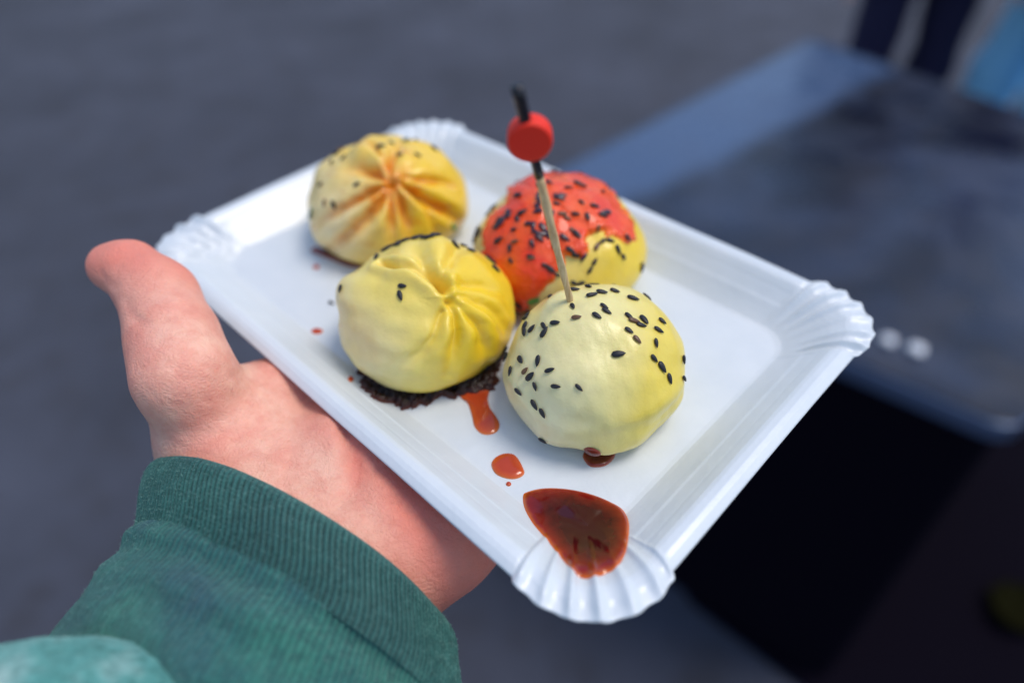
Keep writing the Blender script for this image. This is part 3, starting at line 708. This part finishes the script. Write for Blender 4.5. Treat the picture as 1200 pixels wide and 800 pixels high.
# ---------------------------------------------------------------- sleeve
def loft(name, cs, lat, up, bow, nt, mat, ribs=None, parent=None, wob=None):
    """cs: list of (centre, half width, half height); prof gives extra offset"""
    V = []; ribv = []; ns = len(cs)
    for i, (c, a, b) in enumerate(cs):
        for j in range(nt):
            th = 2*math.pi*j/nt; ca, sa = math.cos(th), math.sin(th)
            s_ = (c-CW0)@fd; c = c if j else c; sh = -fd*bow(s_)*(sa if sa > 0 else .5*sa)+latE*pinch(s_)
            n = lat*ca*b+up*sa*a; n /= np.linalg.norm(n)
            off, rv = (ribs(i/(ns-1), th) if ribs else (0, 0))
            if wob: off += wob(i/(ns-1), th, c+lat*ca*a+up*sa*b)
            V.append(c+sh+lat*ca*a+up*sa*b+n*off); ribv.append(rv)
    o = mesh(name, V, gridfaces(ns, nt), mat, parent, org=tuple(person.location))
    uv = o.data.uv_layers.new(name='uv'); per = sum(2*math.pi*.5*(a+b) for _, a, b in cs)/ns
    dl = np.cumsum([0]+[np.linalg.norm(cs[i+1][0]-cs[i][0]) for i in range(ns-1)])
    for p in o.data.polygons:
        js = [v % nt for v in p.vertices]; wrap = max(js)-min(js) > nt/2
        for li, v in zip(p.loop_indices, p.vertices):
            j = v % nt; j = j+nt if wrap and j < nt/2 else j
            uv.data[li].uv = (j/nt*per*10, dl[v//nt]*10)
    attr(o, 'rib', ribv); return o
K = .167
def bow(s): return .0118*(1-float(sst(np.array(s), .012, .085)))
def pinch(s): return .0055*float(sst(np.array(s), .0, .016))*(1-.7*float(sst(np.array(s), .03, .08)))
CW0 = H(348, 652, K); CW1 = H(190, 1010, .190)
fd = CW1-CW0; FLN = np.linalg.norm(fd); fd /= FLN
Lr = H(510, 736, K)-H(182, 574, K); halfw = np.linalg.norm(Lr)/2; lat = Lr-fd*(Lr@fd); lat /= np.linalg.norm(lat); up = np.cross(lat, fd)
if up[2] < 0: up = -up
print('halfw', halfw, 'len', FLN, 'lat', lat, 'fd', fd, 'lat.fd', (Lr/np.linalg.norm(Lr))@fd)
skew = (Lr/np.linalg.norm(Lr))@fd      # the cuff edge is slanted across the arm
latE = Lr/np.linalg.norm(Lr)
def cuff_cs():
    cs = []
    # inside face, rolled edge, outer face
    for s, r in [(.020, -.004), (.010, -.0035), (.004, -.0026), (.0012, -.0018), (.0002, -.0008), (0, .0002), (.0006, .0011), (.0018, .0018)]+[(.0030+.0010*i, .0020+.0009*math.sin(i/15*3.14)) for i in range(15)]:
        cs.append((s, r))
    return cs
B0 = .0325
cu = []
for s, r in cuff_cs():
    cu.append((CW0+fd*s, halfw+r-.0005-.02*s, B0+r-.02*s))
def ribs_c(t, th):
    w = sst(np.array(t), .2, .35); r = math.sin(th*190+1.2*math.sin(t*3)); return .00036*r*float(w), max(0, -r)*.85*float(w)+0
def wob_c(t, th, P): return float(.0009*nz(P[None], 60, 3)[0]+.0004*nz(P[None], 160, 4)[0])
mk = m_knit('green_rib_knit', (.032, .125, .125), (.046, .18, .165), (.07, .23, .20), .5)
ms = m_knit('green_fleece', (.042, .12, .17), (.046, .22, .19), (.07, .32, .23), .4)
mf = m_knit('mottled_fleece', (.03, .19, .17), (.12, .35, .32), (.55, .70, .66), .8)
sl_root = None
sc_ = []
nseg = 110
for i in range(nseg):
    t = i/(nseg-1); s = .0150+t*(FLN-.0150)*1.15
    a = halfw+.0014+.0016*sst(np.array(t), 0.0, .3)+.006*t; b = B0+.0014+.0020*sst(np.array(t), .0, .3)+.007*t
    sc_.append((CW0+fd*s, float(a), float(b)))
sc_ = [(CW0+fd*.0135, halfw-.001, B0-.001)]+sc_
def wob_s(t, th, P):
    up_ = math.sin(th)
    f = .0016*math.sin(t*40+2.2*math.cos(th)+1.)*math.exp(-t*5)*(1 if up_ > -.2 else .4)+.0026*nz(P[None], 34, 5)[0]+.0012*float(abs(nz(P[None], 55, 15)[0]))+.0008*nz(P[None], 110, 6)[0]
    return float(f)*float(sst(np.array(t), 0, .10))
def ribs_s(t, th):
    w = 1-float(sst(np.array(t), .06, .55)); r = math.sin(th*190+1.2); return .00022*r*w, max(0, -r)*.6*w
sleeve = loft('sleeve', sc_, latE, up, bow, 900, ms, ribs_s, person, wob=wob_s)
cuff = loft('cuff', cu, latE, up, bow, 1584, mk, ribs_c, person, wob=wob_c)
for o in (sleeve, cuff):
    me = o.data; p = me.polygons[len(me.polygons)-me.polygons[0].index-300]
    c = np.array(p.center)+np.array(person.location); s = (c-CW0)@fd; rad = c-(CW0+fd*s)
    if np.array(p.normal)@rad < 0: me.flip_normals()
# bunched fleece nearer the camera
def bulge(P):
    d = None
    for a, b, ra, rb in ((H(-60, 930, .150), H(80, 925, .152), .025, .023), (H(80, 925, .152), H(280, 1000, .160), .023, .023)):
        e = cap(P, a, b, ra, rb); d = e if d is None else smin(d, e, .02)
    return d-.0008*nz(P, 90, 4)-.0004*nz(P, 300, 5)
bp = np.array([H(-60, 900, .15), H(250, 960, .16)]); Vb, Fb = nets(bulge, bp.min(0)-.035, bp.max(0)+.035, .0016)
bl = mesh('rolled_sleeve_fold', Vb, Fb, mf, person, org=tuple(person.location)); tag(bl, 'lighter mottled teal fleece fold at the bottom left')
attr(bl, 'rib', np.zeros(len(Vb)))
def fuzz(o, n, L, mat):
    me = o.data; off = np.array(person.location); Vf = []; Ff = []
    ps = me.polygons; vs = me.vertices
    for _ in range(n):
        p = ps[rnd.randrange(len(ps))]; c = np.array(p.center)+off
        q = proj(c[None])[0]
        if not (-80 < q[0] < 620 and 480 < q[1] < 900): continue
        nn_ = np.array(p.normal); t1 = nr.normal(size=3); t1 -= nn_*(t1@nn_); t1 /= np.linalg.norm(t1); l = L*rnd.uniform(.4, 1.2); wv = np.cross(nn_, t1)*.000035
        a = c; b = c+nn_*l*.35+t1*l*.4; e = c+nn_*l*.45+t1*l*rnd.uniform(.6, 1.); k = len(Vf)
        Vf += [a-wv, a+wv, b-wv, b+wv, e]; Ff += [(k, k+1, k+3, k+2), (k+2, k+3, k+4)]
    f = mesh('lint', Vf, Ff, mat, person, org=tuple(person.location)); f['kind'] = 'stuff'
lintm = simple('lint', (.16, .34, .30), .9)
fuzz(sleeve, 16000, .0011, lintm); fuzz(cuff, 12000, .0008, lintm); fuzz(bl, 9000, .0013, lintm)

# ---------------------------------------------------------------- ground, table, passers-by
t = NT('asphalt'); v = t.coord(); n1 = t.noise(1.6, 5, .65); n2 = t.noise(7, 5, .65); n3 = t.noise(260, 3, .7)
c = t.ramp(n1, [(.3, (.022, .026, .042)), (.7, (.058, .066, .098))]); c = t.mix(t.ramp(n2, [(.3, .7), (.5, .0)]), c, (.022, .021, .028)); c = t.mix(t.ramp(n3, [(.5, .0), (.75, .5)]), c, (.12, .12, .13))
t.set(Base_Color=c, Roughness=.85); t.bump(n3, .004, .6); M['asphalt'] = t.m
g = mesh('ground', [(-60, -60, 0), (60, -60, 0), (60, 60, 0), (-60, 60, 0)], [(0, 1, 2, 3)], M['asphalt'], smooth=False); tag(g, kind='structure')

TZ = .80
A_ = hz(571, 240, TZ); B_ = hz(950, 44, TZ); Cn = hz(1196, 503, TZ)
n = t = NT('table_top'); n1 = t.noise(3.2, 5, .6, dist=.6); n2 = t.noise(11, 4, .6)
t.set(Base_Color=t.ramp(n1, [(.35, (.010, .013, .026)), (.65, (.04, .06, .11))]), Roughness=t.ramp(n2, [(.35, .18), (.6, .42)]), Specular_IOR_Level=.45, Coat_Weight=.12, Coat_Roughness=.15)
sheen_m = t.attr('sky_sheen'); sheen_n = t.math('ADD', sheen_m, t.math('MULTIPLY', t.math('SUBTRACT', n1, .5), 1.5))  # blue sky reflection painted into the top's base colour
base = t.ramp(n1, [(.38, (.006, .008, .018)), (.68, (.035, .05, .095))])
t.set(Base_Color=t.mix(t.ramp(sheen_n, [(.25, .0), (.72, 1.)]), base, (.052, .090, .175)))
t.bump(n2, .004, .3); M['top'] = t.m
M['edge'] = simple('table_edge', (.10, .14, .24), .30, Metallic=.6)
M['black'] = simple('black_panel', (.003, .002, .006), .85, Specular_IOR_Level=.05)
def rounded_slab(pts, r, z0, z1):
    L = []; m = len(pts)
    for i in range(m):
        p = pts[i]; a = pts[i-1]-p; b = pts[(i+1) % m]-p; a = a/np.linalg.norm(a); b = b/np.linalg.norm(b)
        for s in range(9):
            t = s/8; p0, p2 = p+a*r, p+b*r; L.append((1-t)**2*p0+2*t*(1-t)*p+t*t*p2)
    return np.array(L)
def slab(name, pts, r, z0, z1, mat, parent, bev=.004):
    L = rounded_slab([np.array(p[:2]) for p in pts], r, 0, 0); c = L.mean(0); n = len(L); V = []
    for z, k in ((z0, bev), (z0+bev, 0), (z1-bev, 0), (z1-bev*.3, bev*.3), (z1, bev)):
        for q in L: d = c-q; d /= np.linalg.norm(d); V.append((*(q+d*k), z))
    fs = gridfaces(5, n)+[tuple(range(n))[::-1], tuple(range(4*n, 5*n))]
    return mesh(name, V, fs, mat, parent, smooth=False, org=tuple(parent.location))
e1 = Cn-A_; e2 = B_-A_; D_ = hz(1400, 200, TZ)
tc = (A_+D_)/2; tb = empty('table', (tc[0], tc[1], 0)); tag(tb, 'dark glossy rectangular table with a black skirted front, standing behind the tray', 'table')
quad = [A_, Cn, D_, B_]
TP = []; NTP = 60
for i in range(NTP+1):
    for j in range(NTP+1):
        a, b = i/NTP, j/NTP; TP.append((A_*(1-a)+Cn*a)*(1-b)+(B_*(1-a)+D_*a)*b)
to = slab('table_top', quad, .035, TZ-.004, TZ-.0005, M['top'], tb, .001)
lam = mesh('sheen_laminate', [A_*(1-a)*(1-b)+Cn*a*(1-b)+B_*(1-a)*b+D_*a*b for a in np.linspace(.012, .988, 41) for b in np.linspace(.012, .988, 41)], gridfaces(41, 41, wrap=False, flip=True), M['top'], tb, org=tuple(tb.location))
attr(lam, 'sky_sheen', [1-sst(np.array(a-.10*(b-.4)), .16, .34) for a in np.linspace(.012, .988, 41) for b in np.linspace(.012, .988, 41)])  # mask of the painted sky reflection, along the left side
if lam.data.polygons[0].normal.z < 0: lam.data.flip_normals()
cq = np.mean([p for p in quad], 0)
slab('edge_band', [cq+(p-cq)*1.006 for p in quad], .037, TZ-.036, TZ-.0045, M['edge'], tb)
ins = [cq+(p-cq)*.97 for p in quad]
slab('front_panel', ins, .03, .004, TZ-.037, M['black'], tb, .002)
# black sheet standing in for the ground shade right of the table
def build_shade():
    d1 = e1/np.linalg.norm(e1); p0 = A_+e1*.55-e2*.0; P = [A_+e1*.6, A_+e1*2.4-e2*.1, A_+e1*2.4+e2*1.4, A_+e1*.9+e2*.9]
    r = empty('shade_sheet', (P[0][0], P[0][1], .0)); o = slab('black_shade', P, .05, .004, .016, M['black'], r, .003)
    tag(r, 'flat black sheet standing in for shade on the ground at the right of the table', 'mat')  # the 'mat' is only this stand-in for ground shade
build_shade()
M['white_blob'] = simple('blob_white', (.8, .82, .86), .6)
def white_blob(px, py, r, lab):  # lumpy white blob resting on the table
    p = hz(px, py, TZ); V = []; 
    for i in range(9):
        for j in range(14):
            f = math.pi*i/8; th = 2*math.pi*j/14; k = 1+.18*math.sin(3*th+f*4)+.1*math.sin(5*f)
            V.append((p[0]+r*k*math.sin(f)*math.cos(th), p[1]+r*k*math.sin(f)*math.sin(th), TZ+.0005+r*.6*(1-math.cos(f))))
    o = mesh('table_blob', V, gridfaces(9, 14, flip=True), M['white_blob'], org=tuple(p)); tag(o, lab, 'paper scrap', 'white blobs on the table')
white_blob(1040, 402, .0085, 'small white blob on the table, the one nearer the tray corner')
white_blob(1073, 413, .0095, 'small white blob on the table, the one farther right of the tray corner')
t = NT('dry_leaf'); t.set(Specular_IOR_Level=.0, Base_Color=t.ramp(t.noise(60, 3), [(.3, (.006, .006, .002)), (.7, (.012, .012, .005))]), Roughness=.7); M['leaf'] = t.m
def leaf(px, py, s, rot, lab):
    p = hz(px, py, .02); V = []; n, m = 15, 9
    for i in range(n):
        t = i/(n-1)
        w = s*.42*math.sin(math.pi*t**.85)**.8+.001
        for j in range(m):
            u = j/(m-1)*2-1; x = (t-.5)*s; y = u*w*(1+.12*math.sin(t*22)); z = .012+s*.12*(u*u)+.02*s*math.sin(t*9+u*3)+.08*s*(2*t-1)**2
            V.append((p[0]+x*math.cos(rot)-y*math.sin(rot), p[1]+x*math.sin(rot)+y*math.cos(rot), .012+z))
    o = mesh('fallen_leaf', V, gridfaces(n, m, wrap=False), M['leaf'], org=tuple(p)); sm = o.modifiers.new('t', 'SOLIDIFY'); sm.thickness = .0015
    tag(o, lab, 'leaf')
leaf(1192, 715, .13, .5, 'yellow green fallen leaf on the black shade sheet at the right edge, below the table corner')

# people beyond the table
def figure(label, base, yaw, trouser, coat_c, hair_c, shirt_len=.80, stride=.10, h=1.74, wide=1.):
    r = empty('person', base); tag(r, label, 'person'); c, s = math.cos(yaw), math.sin(yaw); b = np.array(base)
    def L(x, y, z): return b+np.array([c*x-s*y, s*x+c*y, z*h/1.74])
    legs = {sd: [(L(sd*.09, -.01, .90), .088*wide), (L(sd*.105, sd*stride*.5+.02, .50), .062*wide), (L(sd*.115, sd*stride, .09), .048)] for sd in (-1, 1)}
    arms = {sd: [(L(sd*.19, 0, 1.42), .052), (L(sd*.25, .01, 1.13), .042), (L(sd*.24, .10, .90), .032)] for sd in (-1, 1)}
    def body(P):
        d = chain(legs[-1], .03)(P); d = smin(d, chain(legs[1], .03)(P), .05)
        d = smin(d, cap(P, L(0, 0, .95), L(0, 0, 1.18), .125, .12), .06); d = smin(d, cap(P, L(-.12, 0, 1.38), L(.12, 0, 1.38), .075, .075), .10)
        d = smin(d, cap(P, L(0, 0, 1.15), L(0, 0, 1.38), .12, .13), .06)
        for sd in (-1, 1):
            d = smin(d, chain(arms[sd], .02)(P), .03)
            w = arms[sd][2][0]; d = smin(d, cap(P, w, w+np.array([0, 0, -.07])+(L(0, .02, 0)-b), .026, .032), .015)
            for k in range(4):
                o_ = (L(.0, .012*(k-1.5)*1.4, 0)-b); st = w+np.array([0, 0, -.09])+o_+(L(0, .02, 0)-b)
                d = smin(d, cap(P, st, st+np.array([0, 0, -.065-.01*(k in (1, 2))]), .009, .0075), .006)
            st = w+np.array([0, 0, -.04])+(L(-sd*.01, .035, 0)-b); d = smin(d, cap(P, st, st+(L(-sd*.01, .035, 0)-b)+np.array([0, 0, -.045]), .011, .009), .008)
        d = smin(d, cap(P, L(0, .0, 1.42), L(0, .02, 1.53), .058, .052), .03)
        d = smin(d, ell(P, L(0, .03, 1.635), np.array([[c, s, 0], [-s, c, 0], [0, 0, 1]]), (.074, .092, .112)), .02)
        d = smin(d, cap(P, L(0, .118, 1.64), L(0, .135, 1.605), .008, .014), .012)
        for sd in (-1, 1): d = smin(d, cap(P, L(sd*.076, .02, 1.65), L(sd*.078, .02, 1.61), .012, .009), .006)
        return d
    lo, hi = L(0, 0, 0)-np.array([.42, .42, .02]), L(0, 0, 1.8)+np.array([.42, .42, 0])
    V, f = nets(body, lo, hi, .014); mesh('body', V, f, M['skin'], r, org=base)
    def trou(P):
        d = None
        for sd in (-1, 1):
            e = chain([(legs[sd][0][0], .108*wide), (legs[sd][1][0], .082*wide), (legs[sd][2][0], .072*wide)], .03)(P); d = e if d is None else smin(d, e, .03)
        return smin(d, cap(P, L(0, 0, .95), L(0, 0, 1.02), .145, .135), .05)-.004*nz(P, 14, 3)
    V, f = nets(trou, lo, hi, .014); o = mesh('trousers', V, f, trouser, r, org=base)
    def coat_(P):
        d = cap(P, L(0, 0, shirt_len+.10), L(0, 0, 1.30), .165, .155); d = smin(d, cap(P, L(-.13, 0, 1.39), L(.13, 0, 1.39), .095, .095), .08)
        for sd in (-1, 1): d = smin(d, chain([(a, q+.018) for a, q in arms[sd]], .02)(P), .025)
        d = smin(d, cap(P, L(0, 0, 1.45), L(0, .01, 1.49), .075, .07), .02)
        return d-.004*nz(P, 16, 5)
    V, f = nets(coat_, lo, hi, .014); mesh('jacket', V, f, coat_c, r, org=base)
    def hair(P): return smin(ell(P, L(0, .0, 1.665), np.array([[c, s, 0], [-s, c, 0], [0, 0, 1]]), (.086, .098, .105)), cap(P, L(0, -.05, 1.62), L(0, -.05, 1.54), .06, .05), .03)
    V, f = nets(hair, lo, hi, .014); mesh('hair', V, f, hair_c, r, org=base)
    for sd in (-1, 1):
        a = legs[sd][2][0]; a0 = np.array([a[0], a[1], .045]); fw = L(0, 1, 0)-b; fw[2] = 0
        sh = lambda P: np.maximum(smin(cap(P, a0-fw*.05, a0+fw*.15, .045, .040), cap(P, a0, a0+np.array([0, 0, .05]), .05, .048), .02), .004-P[..., 2])
        V, f = nets(sh, a0-.25, a0+.25, .010); mesh('shoe', V, f, M['dark_paint'], r, org=base)
    for o in r.children: pass
    return r
navy = simple('navy_denim', (.010, .008, .040), .9); dk = simple('dark_coat', (.012, .012, .020), .85); hairm = simple('hair', (.03, .02, .015), .6)
blue = simple('blue_trousers', (.32, .70, .98), .85); bcoat = simple('violet_coat', (.06, .05, .16), .85)
p1 = hy(1056, 60, 2.25); figure('passer by in dark navy trousers standing beyond the table, seen from the thighs down', (p1[0], p1[1], 0), 2.9, navy, dk, hairm, stride=.06, wide=.82)
p2 = hy(1232, 60, 2.05); figure('passer by in bright blue trousers at the top right corner beyond the table', (p2[0], p2[1], 0), 1.2, blue, bcoat, hairm, stride=.12, wide=1.0)

# ---------------------------------------------------------------- camera, light, world
cam = bpy.data.cameras.new('camera'); co = bpy.data.objects.new('camera', cam); COL.objects.link(co)
mw = Matrix([list(r) for r in R]).to_4x4(); mw.translation = Vector(CAM); co.matrix_world = mw
cam.sensor_width = 36; cam.lens = F*36/1200; cam.clip_start = .01; cam.clip_end = 500
fd_ = -((cast(690, 430)[0]-Vector(CAM)) @ Vector(R@np.array([0, 0, 1.])))
print('focus', fd_)
cam.dof.use_dof = True; cam.dof.focus_distance = fd_+.006; cam.dof.aperture_fstop = cam.lens/1000/.0062; cam.dof.aperture_blades = 0
SC.camera = co
w = bpy.data.worlds.new('World'); SC.world = w; w.use_nodes = True; nt = w.node_tree; bg = nt.nodes['Background']
sky = nt.nodes.new('ShaderNodeTexSky'); sky.sky_type = 'NISHITA'; sky.sun_disc = False
SE, SA = math.radians(66), math.radians(85)      # sun elevation; azimuth clockwise from +Y
sky.sun_elevation = SE; sky.sun_rotation = SA; sky.air_density = 1.0; sky.dust_density = 1.0; sky.ozone_density = 1.0
nt.links.new(sky.outputs[0], bg.inputs[0]); bg.inputs[1].default_value = .125
sl = bpy.data.lights.new('sun', 'SUN'); sl.energy = 1.35; sl.angle = math.radians(25); sl.color = (1., .91, .80)
so = bpy.data.objects.new('sun', sl); COL.objects.link(so)
sdv = Vector((math.sin(SA)*math.cos(SE), math.cos(SA)*math.cos(SE), math.sin(SE))); so.rotation_euler = sdv.to_track_quat('Z', 'Y').to_euler()
SC.view_settings.view_transform = 'Standard'; SC.view_settings.look = 'None'; SC.view_settings.gamma = 1; SC.view_settings.exposure = .6
SC.cycles.use_denoising = True
